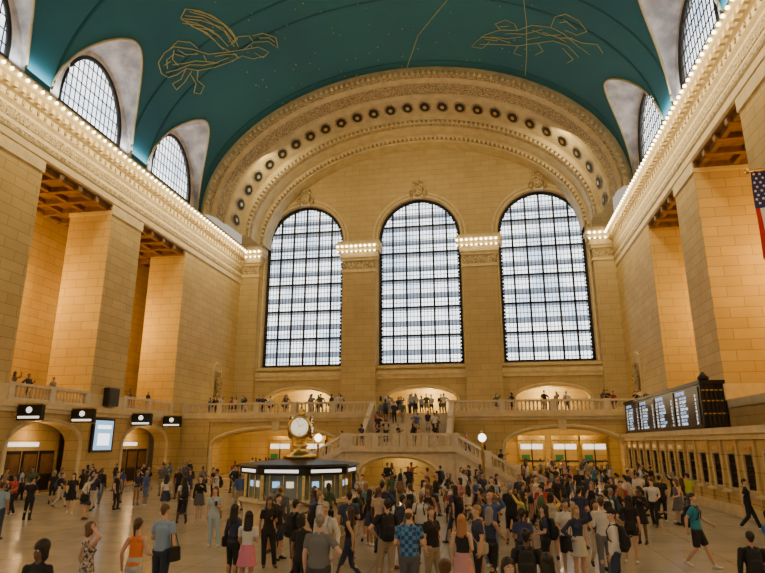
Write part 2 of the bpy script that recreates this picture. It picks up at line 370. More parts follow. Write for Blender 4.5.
for q,c in enumerate(WC):
    mb=MB('window_%d'%(k+1+q))
    glazing(mb,c,HW-.02,WZ0+.1,WZS,HW,lambda x,z:(x,YE+.75,z),24,36,.06,.26,(4,8,12,16,20),(6,12,18,24,30),3.4)
    H=WZS+HW-WZ0-.1
    for j in range(1,12):
        z=WZ0+.1+H*j/12; x=HW if z<=WZS else HW*math.sqrt(max(0,1-((z-WZS)/HW)**2)); th=.42 if j%2 else .2
        mb.box(c-x,c+x,YE+1.4,YE+1.5,z-th,z+.12,'day_dim')
    pl=archp(c,HW+.3,WZ0-.2,WZS,HW+.3); mb.add([(a,YE+1.7,b) for a,b in pl],[tuple(range(len(pl)))],'day')
    t=0
    while t<=math.pi: mb.sphere((c+(HW-.25)*math.cos(t),YE+.55,WZS+(HW-.25)*math.sin(t)),.14,'dark',6,4); t+=.085
    z=WZ0+.3
    while z<WZS: 
        for s_ in (-1,1): mb.sphere((c+s_*(HW-.25),YE+.55,z),.14,'dark',6,4)
        z+=.38
    mb.done()
mb=MB('wall_balcony_rooms'); 
mb.box(WL,WR,YE+5,YE+5.3,ZB-.2,9.4,'interior'); mb.box(WL,WR,YE+1.4,YE+5,9.0,9.3,'cream'); mb.box(WL,WR,YE,YE+5,ZB-.3,ZB,'trim')
for x in (WL,-13,-.4,WR-.3): mb.box(x,x+.3,YE+1.4,YE+5,ZB,9,'interior')
mb.done()
# ------------------------------------------------------------------ east balcony
SX=-6.2
mb=MB('wall_balcony_east')
mb.box(WL,WR,YB,YE,4.85,ZB,'trim'); mb.box(WL,WR,YB-.35,YB+.1,4.98,ZB,'trim'); mb.box(WL,WR,YB-.2,YB+.1,4.72,4.98,'trim')
holes=[archp(-17.8,5.6,.02,2.7,1.35),archp(5.6,4.4,.02,2.7,1.35)]
panel(mb,rect(WL,WR,.01,4.85),holes,1.2,lambda x,y,z:(x,YB+.6+z,y),'stone')
for c,h in ((-17.8,5.6),(5.6,4.4)):
    mb.tube([(c+h+.2,YB,0)]+[(c+(h+.2)*math.cos(math.pi*i/24),YB,2.7+1.55*math.sin(math.pi*i/24)) for i in range(25)]+[(c-h-.2,YB,0)],.16,'trim')
    mb.box(c-.3,c+.3,YB-.2,YB,3.9,4.75,'trim')
for a,b in ((WL,WL+2.6),(-12,-9.6),(-2.7,.9),(10.4,WR)): mb.box(a,b,YB-.15,YB,0,4.72,'stone')
mb.box(WL,WR,YE-1,YE-.7,0,4.85,'interior'); mb.box(-9.7,-2.7,YB+1.2,YE-1,0,4.85,'interior')
WBE=mb.done()
mb=MB('balcony_balustrade')
balustrade(mb,(WL+.1,YB+.05,ZB),(SX-3.3,YB+.05,ZB)); balustrade(mb,(SX+3.3,YB+.05,ZB),(WR-.1,YB+.05,ZB)); mb.done(WBE)
mb=MB('shop_front')
for x0 in (-22,-18.4,-14.9,2.6,5.6,8.2):
    mb.box(x0,x0+2.4,YE-1.25,YE-1,0.3,3.2,'brass'); mb.box(x0+.15,x0+2.25,YE-1.3,YE-1.24,.9,2.9,'interior'); mb.box(x0+.2,x0+2.2,YE-1.36,YE-1.3,2.4,2.85,'white_lit'); mb.box(x0+1.15,x0+1.25,YE-1.36,YE-1.28,.7,2.9,'dark'); mb.box(x0,x0+2.4,YE-1.5,YE-1,3.2,3.6,'brass')
    mb.box(x0+.1,x0+2.3,YE-1.42,YE-1.3,1.3,1.4,'dark'); mb.box(x0+.3,x0+1.0,YE-1.4,YE-1.3,1.4,1.9,'green')
mb.done(WBE)
# ------------------------------------------------------------------ grand staircase
ZL=2.6; YL0,YL1=41.6,44.6; LH=3.85
mb=MB('grand_staircase')
nb=16; bow=lambda i:(SX-LH+2*LH*i/nb, YL0-1.1*math.sin(math.pi*i/nb))
fr=[bow(i) for i in range(nb+1)]
top=[(x,y,ZL) for x,y in fr]; mb.add(top+[(SX+LH,YL1,ZL),(SX-LH,YL1,ZL)],[tuple(range(nb+3))],'trim')
hw=2.6
for i in range(nb):
    (xa,ya),(xb,yb)=fr[i],fr[i+1]
    def zb(x):
        d=abs(x-SX)/hw
        return 0 if d>=1 else .9+1.1*math.sqrt(1-d*d)
    mb.add([(xa,ya,zb(xa)),(xb,yb,zb(xb)),(xb,yb,ZL),(xa,ya,ZL)],[(0,1,2,3)],'balu')
    mb.add([(xa,ya,zb(xa)),(xb,yb,zb(xb)),(xb,yb+1.2,zb(xb)),(xa,ya+1.2,zb(xa))],[(0,1,2,3)],'trim')
    mb.beam((xa,ya-.08,ZL-.1),(xb,yb-.08,ZL-.1),.35,.22,'balu')
mb.tube([(SX+(hw+.12)*math.cos(math.pi*j/20),YL0-1.1*math.sin(math.pi*(hw*math.cos(math.pi*j/20)+LH)/(2*LH))-.05,.9+1.25*math.sin(math.pi*j/20)) for j in range(21)],.12,'trim')
mb.box(SX-3.2,SX+3.2,YL1-.2,YL1,0,ZL,'interior')
mb.box(SX-LH,SX-hw-.5,YL0,YL1,0,ZL-.02,'balu'); mb.box(SX+hw+.5,SX+LH,YL0,YL1,0,ZL-.02,'balu')
ns=15
for i in range(ns):
    y0=YL1+(YB-YL1)*i/ns; mb.box(SX-3.1,SX+3.1,y0,YB+.1,ZL+(ZB-ZL)*i/ns-.2 if i else 0,ZL+(ZB-ZL)*(i+1)/ns,'balu')
for s_ in (-1,1):
    x=SX+s_*3.25; mb.beam((x,YL1,ZL+.1),(x,YB,ZB+.1),.4,.9,'balu'); balustrade(mb,(x,YL1,ZL),(x,YB,ZB),1.0,pier=2.4)
    n2=15
    for i in range(n2):
        x0=SX+s_*(LH+4.4*i/n2); x1=SX+s_*(LH+4.4*(i+1)/n2); a,b=sorted((x0,x1)); mb.box(a,b,YL0,YL1,0,ZL*(1-(i+1)/(n2+1)),'balu')
    xs,xe=SX+s_*LH,SX+s_*(LH+4.4)
    for yy in (YL0-.05,YL1):
        mb.add([(xs,yy,0),(xe,yy,0),(xe,yy,.35),(xs,yy,ZL+.1)],[(0,1,2,3)],'balu')
        mb.beam((xs,yy,ZL+.02),(xe,yy,.2),.3,.4,'balu'); balustrade(mb,(xs,yy,ZL),(xe,yy,.15),1.0,pier=2.2)
        mb.box(xe-.35,xe+.35,yy-.35,yy+.35,0,1.45,'balu')
for i in range(0,nb): balustrade(mb,(*fr[i],ZL),(*fr[i+1],ZL),1.0,pier=3,ends=(i in (0,4,8,12)))
mb.done()
for x in (SX-5.4,SX+5.7):
    mb=MB('globe_lamp_post'); mb.rev([(.28,0),(.3,.15),(.14,.3),(.1,.8),(.07,2.7),(.12,2.8),(.06,2.9),(.1,3.0)],(x,YL0-1.2,0),12,'brass'); mb.sphere((x,YL0-1.2,3.3),.26,'globe',16,10); mb.rev([(.06,0),(.1,.08),(.01,.25)],(x,YL0-1.2,3.54),8,'brass'); mb.done()
# ------------------------------------------------------------------ ticket office front (south)
TX=10.2
mb=MB('ticket_office')
holes=[]; wins=[]
y=26.4
while y<48: holes.append(rect(y,y+.85,1.15,2.5)); wins.append((y,.85)); y+=1.75
y=9.
while y<25: holes.append(rect(y,y+1.5,1.0,2.6)); wins.append((y,1.5)); y+=3.7
panel(mb,rect(5,YB,.01,3.35),holes,.4,lambda x,y,z:(TX+.2+z,x,y),'stone')
mb.box(TX+.4,WR,5,YB,3.2,3.6,'trim'); mb.box(TX-.35,TX+.5,5,YB,3.35,3.62,'trim'); mb.box(TX-.18,TX+.2,5,YB,3.12,3.35,'trim'); mb.box(TX-.12,TX,5,YB,0,.45,'trim'); mb.box(TX-.15,TX,5,YB,.9,1.0,'trim')
mb.box(TX+.4,TX+.5,5,YB,0,3.3,'interior')
y=25.
while y<48.5: mb.box(TX-.1,TX,y+.95,y+1.2,.45,3.12,'stone'); y+=1.75
for a,w in wins:
    mb.box(TX-.35,TX+.1,a-.08,a+w+.08,1.0,1.1,'trim')
    zt=2.5 if w<1 else 2.6
    for q in range(int(w/.12)+1): mb.beam((TX+.04,a+q*w/int(w/.12),1.1),(TX+.04,a+q*w/int(w/.12),zt),.03,.03,'dark')
    for z in (1.1,1.4,1.75,2.1,zt): mb.beam((TX+.04,a,z),(TX+.04,a+w,z),.05,.05,'dark')
    mb.tube([(TX-.02,a-.05,1.1),(TX-.02,a-.05,zt+.05),(TX-.02,a+w+.05,zt+.05),(TX-.02,a+w+.05,1.1)],.06,'trim')
    if w<1: mb.box(TX-.05,TX+.02,a+.05,a+w-.05,2.66,2.86,'brass')
mb.done(WS)
def text(mb,s,size,fm,mat):
    cu=bpy.data.curves.new('t','FONT'); cu.body=s; cu.size=size; cu.resolution_u=1
    ob=bpy.data.objects.new('t',cu); bpy.context.collection.objects.link(ob)
    dg=bpy.context.evaluated_depsgraph_get(); me=ob.evaluated_get(dg).to_mesh()
    mb.add([fm(v.co.x,v.co.y) for v in me.vertices],[tuple(p.vertices) for p in me.polygons],mat)
    ob.evaluated_get(dg).to_mesh_clear(); bpy.data.objects.remove(ob); bpy.data.curves.remove(cu)
mb=MB('departure_board'); bx0=TX-.15
mb.box(bx0,bx0+1.05,30.9,47.6,3.63,5.75,'black')
mb.box(bx0-.05,bx0+1.12,30.8,47.7,5.72,5.9,'dark'); mb.box(bx0-.06,bx0+1.1,30.82,47.7,3.63,3.75,'dark')
for q in range(6): mb.box(bx0+q*.2-.03,bx0+q*.2+.02,30.82,30.9,3.7,5.9,'dark')
for z in (4.3,4.9,5.4): mb.box(bx0,bx0+1.05,30.84,30.9,z,z+.05,'brass')
names=['NEW HAVEN','STAMFORD','HARRISON','WHITE PLAINS','CROTON','BREWSTER','SOUTHEAST','PORT CHESTER','YONKERS','DANBURY','BRONXVILLE','TARRYTOWN']
for si in range(4):
    ya=46.9-si*4.0
    mb.box(bx0-.04,bx0,ya-3.7,ya,3.8,5.62,'black')
    text(mb,'DEPARTURES',.26,lambda x,z,ya=ya:(bx0-.06,ya-.2-x,5.38+z),'blue_txt')
    for r in range(8):
        z=5.15-r*.185; nm=random.choice(names)
        text(mb,'%d:%02d'%(random.randint(1,12),random.randint(0,59)),.19,lambda x,zz:(bx0-.06,ya-.1-x,z+zz),'wht_txt')
        text(mb,nm,.19,lambda x,zz:(bx0-.06,ya-.8-x,z+zz),'wht_txt' if r%2 else 'blue_txt')
        text(mb,str(random.randint(11,42)),.19,lambda x,zz:(bx0-.06,ya-3.2-x,z+zz),'wht_txt')
mb.rev([(.02,-.2),(.25,.0),(.28,.1),(.16,.25),(.05,.4)],(bx0+.5,31.8,6.0),10,'dark')
mb.done()
def mk_flag():
    mb=MB('american_flag'); x0,x1=10.35,12.75; z1,z0=13.35,9.85; nx,nz=26,40
    P=lambda u,w:(x0+(x1-x0)*u, 23+.16*math.sin(u*9+w*2)+.05*math.sin(w*7), z1-(z1-z0)*w-.25*(1-u))
    fr_=plain('flag_red',(.55,.02,.03),.8); fw=plain('flag_white',(.85,.83,.8),.8); fb=plain('flag_blue',(.02,.035,.2),.8)
    for i in range(nx):
        for j in range(nz):
            u=(i+.5)/nx; w=(j+.5)/nz
            m_=fb if (w<.42 and u<14/26) else (fr_ if int(u*13)%2==0 else fw)
            mb.add([P(i/nx,j/nz),P((i+1)/nx,j/nz),P((i+1)/nx,(j+1)/nz),P(i/nx,(j+1)/nz)],[(0,1,2,3)],m_,True)
    for r in range(8):
        for c in range(5):
            u=.05+c*.1+(.04 if r%2 else 0); w=.03+r*.048; p=Vector(P(u,w)); pts=[]
            for k_ in range(10):
                rr=.07 if k_%2==0 else .03; t=math.pi/2+math.pi*k_/5; pts.append((p.x+rr*math.cos(t),p.y-.02,p.z+rr*math.sin(t)))
            mb.add(pts,[tuple(range(10))],fw)
    mb.tube([(10.3,23,13.1),(13.1,23,13.4)],.05,'brass',8); mb.sphere((10.25,23,13.1),.1,'brass'); mb.tube([(11.7,23,13.25),(13.1,23,15.2)],.015,'dark',5)
    mb.done()
mk_flag()
# ------------------------------------------------------------------ information booth with clock
BX,BY=-7.0,22.0
mb=MB('information_booth'); p8=math.pi/8
mb.rev([(2.05,0),(2.05,.15),(1.95,.2),(1.95,.95),(2.15,1.0),(2.15,1.1),(1.95,1.1)],(BX,BY,0),8,'balu',False,p8)
mb.rev([(1.85,1.1),(1.85,1.95)],(BX,BY,0),8,'glassk',False,p8)
mb.rev([(1.95,1.9),(2.15,1.93),(2.15,2.17),(2.26,2.2),(2.2,2.26),(1.5,2.32),(.6,2.42)],(BX,BY,0),8,'dark',False,p8)
for i in range(8):
    t=p8+i*math.pi/4; c_,s_=math.cos(t),math.sin(t); mb.beam((BX+1.91*c_,BY+1.91*s_,1.1),(BX+1.91*c_,BY+1.91*s_,1.93),.1,.1,'brass')
    t2=(i+.5)*math.pi/4+p8; n_=Vector((math.cos(t2),math.sin(t2),0)); tg=Vector((-n_.y,n_.x,0)); q=Vector((BX,BY,2.05))+n_*2.0
    mb.add([q-tg*.6-Vector((0,0,.05)),q+tg*.6-Vector((0,0,.05)),q+tg*.6+Vector((0,0,.05)),q-tg*.6+Vector((0,0,.05))],[(0,1,2,3)],'white_lit')
    for k_ in (-.33,0,.33):
        a=Vector((BX,BY,1.1))+n_*1.73+tg*k_*1.5; mb.beam(a,a+Vector((0,0,.83)),.03,.03,'brass')
    for k_ in (-.4,.1):
        a=Vector((BX,BY,1.5))+n_*1.74+tg*k_; mb.add([a,a+tg*.26,a+tg*.26+Vector((0,0,.2)),a+Vector((0,0,.2))],[(0,1,2,3)],'screen_blue' if k_<0 else 'clock_face')
mb.rev([(.62,2.4),(.62,2.56),(.3,2.66),(.22,2.8),(.3,2.88),(.16,2.98),(.12,3.05),(.2,3.12)],(BX,BY,0),16,'brass')
cz=3.56
mb.sphere((BX,BY,cz),.42,'brass',20,12)
mb.rev([(.1,0),(.16,.06),(.07,.14),(.11,.2),(.08,.28),(.01,.36)],(BX,BY,cz+.4),10,'brass')
for i in range(4):
    t=i*math.pi/2-math.pi/2+.17; n_=Vector((math.cos(t),math.sin(t),0)); tg=Vector((-n_.y,n_.x,0)); c=Vector((BX,BY,cz)); up=Vector((0,0,1))
    ring=lambda r,o,N=28:[c+n_*o+r*(tg*math.cos(2*math.pi*k_/N)+up*math.sin(2*math.pi*k_/N)) for k_ in range(N)]
    mb.tube(ring(.37,.38)+[ring(.37,.38)[0]],.065,'brass',6)
    for k_ in range(12):
        d_=tg*math.cos(k_*math.pi/6)+up*math.sin(k_*math.pi/6); mb.beam(c+n_*.43+d_*.23,c+n_*.43+d_*.29,.035,.01,'dark')
    mb.add(ring(.32,.425),[tuple(range(28))],'clock_face')
    mb.beam(c+n_*.44,c+n_*.44+tg*.16+up*.1,.035,.012,'dark'); mb.beam(c+n_*.44,c+n_*.44-tg*.1+up*.25,.028,.012,'dark')
for i in range(4):
    t=i*math.pi/2+.17-math.pi/4; mb.sphere((BX+.36*math.cos(t),BY+.36*math.sin(t),cz),.1,'brass',8,6,(1,1,3))
mb.done()
for y in (29.9,34.4,41.0,45.4):
    mb=MB('track_gate_sign'); x=WL+.1
    mb.box(x,x+.35,y-.08,y+.08,4.35,4.5,'brass'); mb.box(x+.2,x+1.75,y-.14,y+.14,4.2,5.05,'dark'); mb.box(x+.15,x+1.8,y-.17,y+.17,5.05,5.13,'brass'); mb.box(x+.15,x+1.8,y-.17,y+.17,4.14,4.2,'brass')
    mb.box(x+.3,x+1.65,y-.16,y-.14,4.3,4.42,'white_lit')
    mb.add([(x+.97+.19*math.cos(2*math.pi*i/20),y-.16,4.76+.17*math.sin(2*math.pi*i/20)) for i in range(20)],[tuple(range(20))],'white_lit'); mb.done()
mb=MB('advertising_screen'); x=WL+.02; mb.box(x,x+.18,36.75,39.1,2.35,4.6,'black')
mb.box(x+.18,x+.2,36.95,38.9,2.5,4.45,'screen_blue'); mb.box(x+.2,x+.21,37.3,38.6,2.8,3.6,'wht_txt'); mb.box(x+.2,x+.21,37.2,38.7,3.9,4.15,'wht_txt'); mb.done()
for y in (38.2,): mb=MB('wall_speaker'); mb.box(WL+.07,WL+.5,y-.6,y+.6,5.45,6.7,'black'); mb.box(WL+.5,WL+.53,y-.5,y+.5,5.55,6.6,'dark'); mb.done()
mb=MB('door_gates')
for c in BAYS[:-1]:
    mb.box(WL-1.6,WL-1.5,c-3.1,c+3.1,0,4.4,'stone')
    for q in range(4): mb.box(WL-1.5,WL-1.42,c-2.8+q*1.42,c-2.8+q*1.42+1.25,.1,2.5,'dark'); mb.box(WL-1.42,WL-1.4,c-2.7+q*1.42,c-2.6+q*1.42+.95,1.1,2.3,'brown')
    mb.box(WL-1.5,WL-1.4,c-1.2,c+1.2,2.75,3.0,'white_lit')
mb.done(WN)
# ================================================================== PEOPLE
for nm,c in (('skin',(.5,.3,.2)),('top',(.1,.1,.1)),('bottom',(.05,.05,.07)),('shoe',(.03,.03,.03)),('hair',(.03,.02,.015)),('bag',(.02,.02,.02))): M[nm]=plain(nm,c,.7)
M['eyew']=plain('eye_white',(.8,.8,.78),.3); M['eyed']=plain('eye_dark',(.03,.02,.015),.2); M['lips']=plain('lips',(.38,.12,.1),.5)
SL=['skin','top','bottom','shoe','hair','bag']
def frame(a,b,side):
    d=(b-a); L=d.length; d=d/L if L>1e-6 else Vector((0,0,1))
    s=Vector(side) if side else (Vector((1,0,0)) if abs(d.x)<.8 else Vector((0,1,0)))
    s=(s-d*s.dot(d)).normalized(); return d,s,d.cross(s),L
def person_mesh(kind='m',legs='stand',aL='down',aR='down',sleeve='short',lower='trousers',hair='short',bag=None,vox=.016,yaw=0,wide=1.0,name='person'):
    f=kind=='f'; pr=[]
    def P(slot,a,b,ra,rb,flat=False,side=None):
        ra=(ra,ra) if not isinstance(ra,tuple) else ra; rb=(rb,rb) if not isinstance(rb,tuple) else rb
        pr.append((slot,Vector(a),Vector(b),ra,rb,flat,side))
    SH=.165 if f else .195; HX=.095; w=wide
    LG={'stand':((.0,-.01,.49),(.02,0,.08),(.0,-.01,.49),(.02,0,.08)),
        'contra':((.05,-.05,.49),(.10,-.06,.08),(.0,.01,.49),(.0,.02,.08)),
        'walk':((.0,-.16,.52),(.0,-.30,.10),(.0,.02,.48),(.0,.30,.15)),
        'step':((.0,-.10,.50),(.0,-.14,.08),(.0,.03,.48),(.0,.16,.10))}[legs]
    for s,(kn,an) in ((1,LG[0:2]),(-1,LG[2:4])):
        hp=Vector((s*HX,0,.90)); kn=Vector((s*(HX+kn[0]),kn[1],kn[2])); an=Vector((s*(HX+an[0]-.01),an[1],an[2]))
        mid=kn.lerp(an,.3)+Vector((0,.018,0))
        P('skin',hp.lerp(kn,.3),kn,.074,.054); P('skin',kn,mid,.054,.056); P('skin',mid,an,.056,.037)
        lift=an.z>.12; toe=an+Vector((s*.02,-.15,-.05 if not lift else -.09)); heel=an+Vector((0,.045,-.045 if not lift else .0))
        P('shoe',heel,toe,(.04,.036),(.042,.026)); P('shoe',an,an+Vector((0,-.04,-.035)),.043,.042)
        if lower=='trousers':
            P('bottom',hp,kn,(.105*w,.105*w),(.072,.072)); P('bottom',kn,an,(.072,.072),(.058,.06),True)
        elif lower=='jeans': P('bottom',hp,kn,.098*w,.062); P('bottom',kn,an+Vector((0,0,.03)),.064,.046,True)
        elif lower=='shorts': P('bottom',hp,kn+(hp-kn)*.08,.11*w,.088,True)
        elif lower=='short_shorts': P('bottom',hp,hp.lerp(kn,.42),.106,.098,True)
        else: P('top' if lower=='dress' else 'bottom',hp,hp.lerp(kn,.35),.10,.09)
    P('top' if lower=='dress' else 'bottom',(0,0,.88),(0,.005,1.02),(.168*w,.122*w),(.155*w,.11*w))
    if lower=='skirt': P('bottom',(0,0,1.07),(0,0,.62),(.135,.105),(.24,.2),True)
    if lower=='dress': P('top',(0,0,1.10),(0,0,.58),(.13,.10),(.25,.2),True)
    wa=(.125,.092) if f else (.148*w,.11*w); ch=(.145,.105) if f else (.172*w,.122*w)
    if lower=='dress': P('top',(0,0,.98),(0,0,1.12),(.16,.115),wa)
    else: P('top',(0,0,.93),(0,0,1.10),(.170*w,.127*w),(wa[0]+.006,wa[1]+.006),True)
    P('top',(0,0,1.08),(0,-.005,1.29),wa,ch); P('top',(0,-.005,1.27),(0,.01,1.40),ch,(.125,.078))
    if f:
        for s in (-1,1): P('top',(s*.062,-.066,1.275),(s*.06,-.072,1.255),.05,.048)
    tw='top' if sleeve!='tank' else 'skin'
    for s in (-1,1):
        P(tw,(0,.005,1.425),(s*(SH-.015),.005,1.392),(.056,.056),(.05,.052)); P(tw,(s*.075,.01,1.42),(0,.01,1.47),.046,.054)
        if sleeve!='tank': P('top',(s*SH,.005,1.392),(s*(SH+.004),.007,1.37),.06 if f else .068,.06 if f else .068)
    if sleeve=='tank':
        for s in (-1,1): P('top',(s*.085,-.085,1.36),(s*.085,.0,1.465),.026,.022); P('top',(s*.085,.0,1.465),(s*.085,.085,1.38),.022,.026)
    P('skin',(0,.012,1.44),(0,-.005,1.565),.057,.052)
    AR={'down':((.055,.03,1.13),(.065,-.03,.88)),'out':((.10,.04,1.14),(.13,-.06,.91)),'phone':((.04,.02,1.14),(-.07,-.25,1.22)),'fold':((.06,-.04,1.14),(-.17,-.19,1.17)),
        'hip':((.19,.08,1.18),(.03,-.04,1.02)),'up':((.13,-.15,1.46),(.0,-.27,1.66)),'head':((.17,-.02,1.52),(-.03,.02,1.66)),'fwd':((.05,-.1,1.15),(.05,-.31,1.03)),'back':((.06,.15,1.17),(.07,.16,.92)),
        'strap':((.06,-.02,1.14),(-.05,-.17,1.32)),'point':((.14,-.2,1.36),(.2,-.42,1.45)),'carry':((.06,.0,1.14),(.05,-.22,1.08))}
    hands=[]
    for s,ap in ((1,aL),(-1,aR)):
        e,wr=AR[ap]; sh=Vector((s*SH,.005,1.385)); el=Vector((s*(SH+e[0]),e[1],e[2])); wr=Vector((s*(SH+wr[0]),wr[1],wr[2]))
        P('skin',sh,el,.046 if f else .053,.038 if f else .043); P('skin',el,el.lerp(wr,.35),.038 if f else .043,.038 if f else .044); P('skin',el.lerp(wr,.35),wr,.037 if f else .042,.025 if f else .029)
        if sleeve=='short': P('top',sh,sh.lerp(el,.62),.06 if f else .069,.056 if f else .065,True)
        if sleeve=='long': P('top',sh,el,.058 if f else .066,.05 if f else .056); P('top',el,wr.lerp(el,.04),.05 if f else .056,.037 if f else .042,True)
        d=(wr-el).normalized()
        if ap in('phone','carry','fold','strap','point','head'): hd=(d+Vector((-s*.25,0,.1))).normalized()
        else: hd=(d*.9+Vector((0,-.05,-.15))).normalized() if ap in('down','out','back','fwd') else d
        sd=Vector((0,-1,0)) if abs(hd.z)>.6 else Vector((-s*.4,0,1))
        sd=(sd-hd*sd.dot(hd)).normalized(); pe=wr+hd*.085
        P('skin',wr,pe-hd*.01,(.028,.02),(.036,.016),False,tuple(sd)); hands.append((s,wr,pe,hd,sd))
    n0=len(pr)
    P('skin',(0,.0,1.665),(0,.015,1.675),(.074,.09),(.074,.09)); P('skin',(0,-.025,1.645),(0,-.035,1.585),(.064,.062),(.05,.05)); P('skin',(0,-.048,1.572),(0,-.055,1.56),.036,.03)
    P('skin',(0,-.086,1.648),(0,-.104,1.612),.01,.017); P('skin',(-.03,-.073,1.6),(.03,-.073,1.6),.02,.02)
    for s in (-1,1): P('skin',(s*.077,.01,1.655),(s*.074,.008,1.62),(.011,.022),(.009,.014))
    if hair=='short': P('hair',(0,.018,1.688),(0,.022,1.695),(.083,.097),(.083,.097)); P('hair',(0,.05,1.66),(0,.058,1.60),(.068,.052),(.05,.034))
    elif hair=='bald': P('hair',(0,.04,1.655),(0,.05,1.61),(.077,.062),(.055,.04))
    elif hair=='cap': P('hair',(0,.045,1.65),(0,.052,1.6),(.074,.055),(.055,.035)); P('bag',(0,.01,1.70),(0,.012,1.705),(.084,.098),(.084,.098)); P('bag',(0,-.08,1.70),(0,-.14,1.69),(.06,.01),(.045,.008))
    elif hair=='curly': P('hair',(0,.035,1.69),(0,.04,1.70),(.115,.115),(.115,.115)); P('hair',(-.07,.03,1.66),(-.07,.035,1.55),.05,.05); P('hair',(.07,.03,1.66),(.07,.035,1.55),.05,.05); P('hair',(0,.07,1.66),(0,.08,1.54),.08,.07)
    else:
        P('hair',(0,.022,1.688),(0,.026,1.698),(.088,.1),(.088,.1)); P('hair',(0,.05,1.67),(0,.06,1.61),(.076,.055),(.06,.045))
        if hair=='long':
            P('hair',(0,.055,1.65),(0,.085,1.38),(.088,.052),(.10,.03))
            for s in (-1,1): P('hair',(s*.07,.01,1.68),(s*.085,.03,1.42),.03,.024)
        if hair=='bob':
            P('hair',(0,.05,1.66),(0,.06,1.54),(.09,.055),(.09,.045))
            for s in (-1,1): P('hair',(s*.074,.005,1.68),(s*.08,.0,1.56),.026,.026)
        if hair=='bun': P('hair',(0,.095,1.74),(0,.1,1.745),.045,.045)
        if hair=='pony': P('hair',(0,.1,1.70),(0,.15,1.66),.03,.032); P('hair',(0,.15,1.66),(0,.125,1.46),.034,.018)
    if yaw:
        Rm=Matrix.Rotation(R_(yaw),3,'Z')
        for i in range(n0,len(pr)):
            q=pr[i]; pr[i]=(q[0],Rm@q[1],Rm@q[2],q[3],q[4],q[5],tuple(Rm@Vector((1,0,0))))
    if bag=='backpack':
        P('bag',(0,.17,1.38),(0,.20,1.02),(.13,.07),(.15,.095),False); P('bag',(0,.27,1.22),(0,.28,1.08),(.11,.05),(.11,.055))
    if bag=='tote': P('bag',(-(SH+.10),.0,1.0),(-(SH+.11),.0,.74),(.15,.045),(.17,.065),True,(0,1,0))
    if bag=='sling': P('bag',(.2,.05,1.02),(.21,.05,.86),(.13,.05),(.12,.05),False,(0,1,0))
    vs=[];fs=[]; N=14
    for slot,a,b,ra,rb,flat,side in pr:
        d,s,u,L=frame(a,b,side); rings=[]
        ca,cb=min(ra),min(rb)
        if flat: rings=[(a,1,ra),(b,1,rb)]; rings=[(a,.5,ra)]+rings+[(b,.5,rb)]
        else: rings=[(a-d*ca*math.cos(t),math.sin(t),ra) for t in (R_(20),R_(45),R_(70))]+[(a,1,ra),(b,1,rb)]+[(b+d*cb*math.cos(t),math.sin(t),rb) for t in (R_(70),R_(45),R_(20))]
        o=len(vs)
        for c,k_,r in rings:
            for i in range(N):
                t=2*math.pi*i/N; vs.append(c+s*(r[0]*k_*math.cos(t))+u*(r[1]*k_*math.sin(t)))
        m_=len(rings)
        for j in range(m_-1):
            for i in range(N): fs.append((o+j*N+i,o+j*N+(i+1)%N,o+(j+1)*N+(i+1)%N,o+(j+1)*N+i))
        fs.append(tuple(o+i for i in range(N))[::-1]); fs.append(tuple(o+(m_-1)*N+i for i in range(N)))
    me=bpy.data.meshes.new('t'); me.from_pydata([tuple(v) for v in vs],[],fs); ob=bpy.data.objects.new('t',me); bpy.context.collection.objects.link(ob)
    md=ob.modifiers.new('r','REMESH'); md.mode='VOXEL'; md.voxel_size=vox
    sm=ob.modifiers.new('s','SMOOTH'); sm.factor=.5; sm.iterations=2
    dg=bpy.context.evaluated_depsgraph_get(); ev=ob.evaluated_get(dg); m2_=ev.to_mesh()
    nv=len(m2_.vertices); co_=np.empty(nv*3,np.float32); m2_.vertices.foreach_get('co',co_); co_=co_.reshape(-1,3)
    faces=[tuple(p.vertices) for p in m2_.polygons]; ev.to_mesh_clear(); bpy.data.objects.remove(ob); bpy.data.meshes.remove(me)
    fc=np.array([co_[list(f_)].mean(0) for f_ in faces]); best=np.full(len(fc),9.); sl=np.zeros(len(fc),int)
    for slot,a,b,ra,rb,flat,side in pr:
        d,s,u,L=frame(a,b,side); A_=np.array(a);D_=np.array(d);S_=np.array(s);U_=np.array(u)
        w_=fc-A_; ax=w_@D_; t=np.clip(ax/max(L,1e-6),0,1); c=w_-np.outer(t*L,D_)
        rx=ra[0]+(rb[0]-ra[0])*t; ry=ra[1]+(rb[1]-ra[1])*t; rm=np.minimum(rx,ry)
        q=np.sqrt(((c@S_)/rx)**2+((c@U_)/ry)**2+((c@D_)/(rm if not flat else .012))**2); sd=(q-1)*(rm if not flat else np.where((ax<0)|(ax>L),.012,rm))
        k_=SL.index(slot); better=sd<best; best=np.where(better,sd,best); sl=np.where(better,k_,sl)
    z0=co_[:,2].min(); co_[:,2]-=z0
    mb=MB(name); mb.v=[tuple(map(float,p)) for p in co_]; mb.mats=list(SL); mb.f=[list(f_) for f_ in faces]; mb.mi=[int(x) for x in sl]; mb.sm=[True]*len(faces)
    Rm=Matrix.Rotation(R_(yaw),3,'Z')
    T=lambda x,y,z:tuple(Rm@Vector((x,y,z-z0)))
    for s in (-1,1):
        mb.sphere(T(s*.030,-.079,1.652),.0125,'eyew',8,6); mb.sphere(T(s*.030,-.0885,1.652),.0065,'eyed',6,4); mb.tube([T(s*.016,-.092,1.672),T(s*.032,-.09,1.677),T(s*.047,-.08,1.671)],.0045,'hair',5)
    mb.tube([T(-.024,-.085,1.592),T(-.01,-.093,1.594),T(.01,-.093,1.594),T(.024,-.085,1.592)],[.004,.0075,.0075,.004],'lips',6)
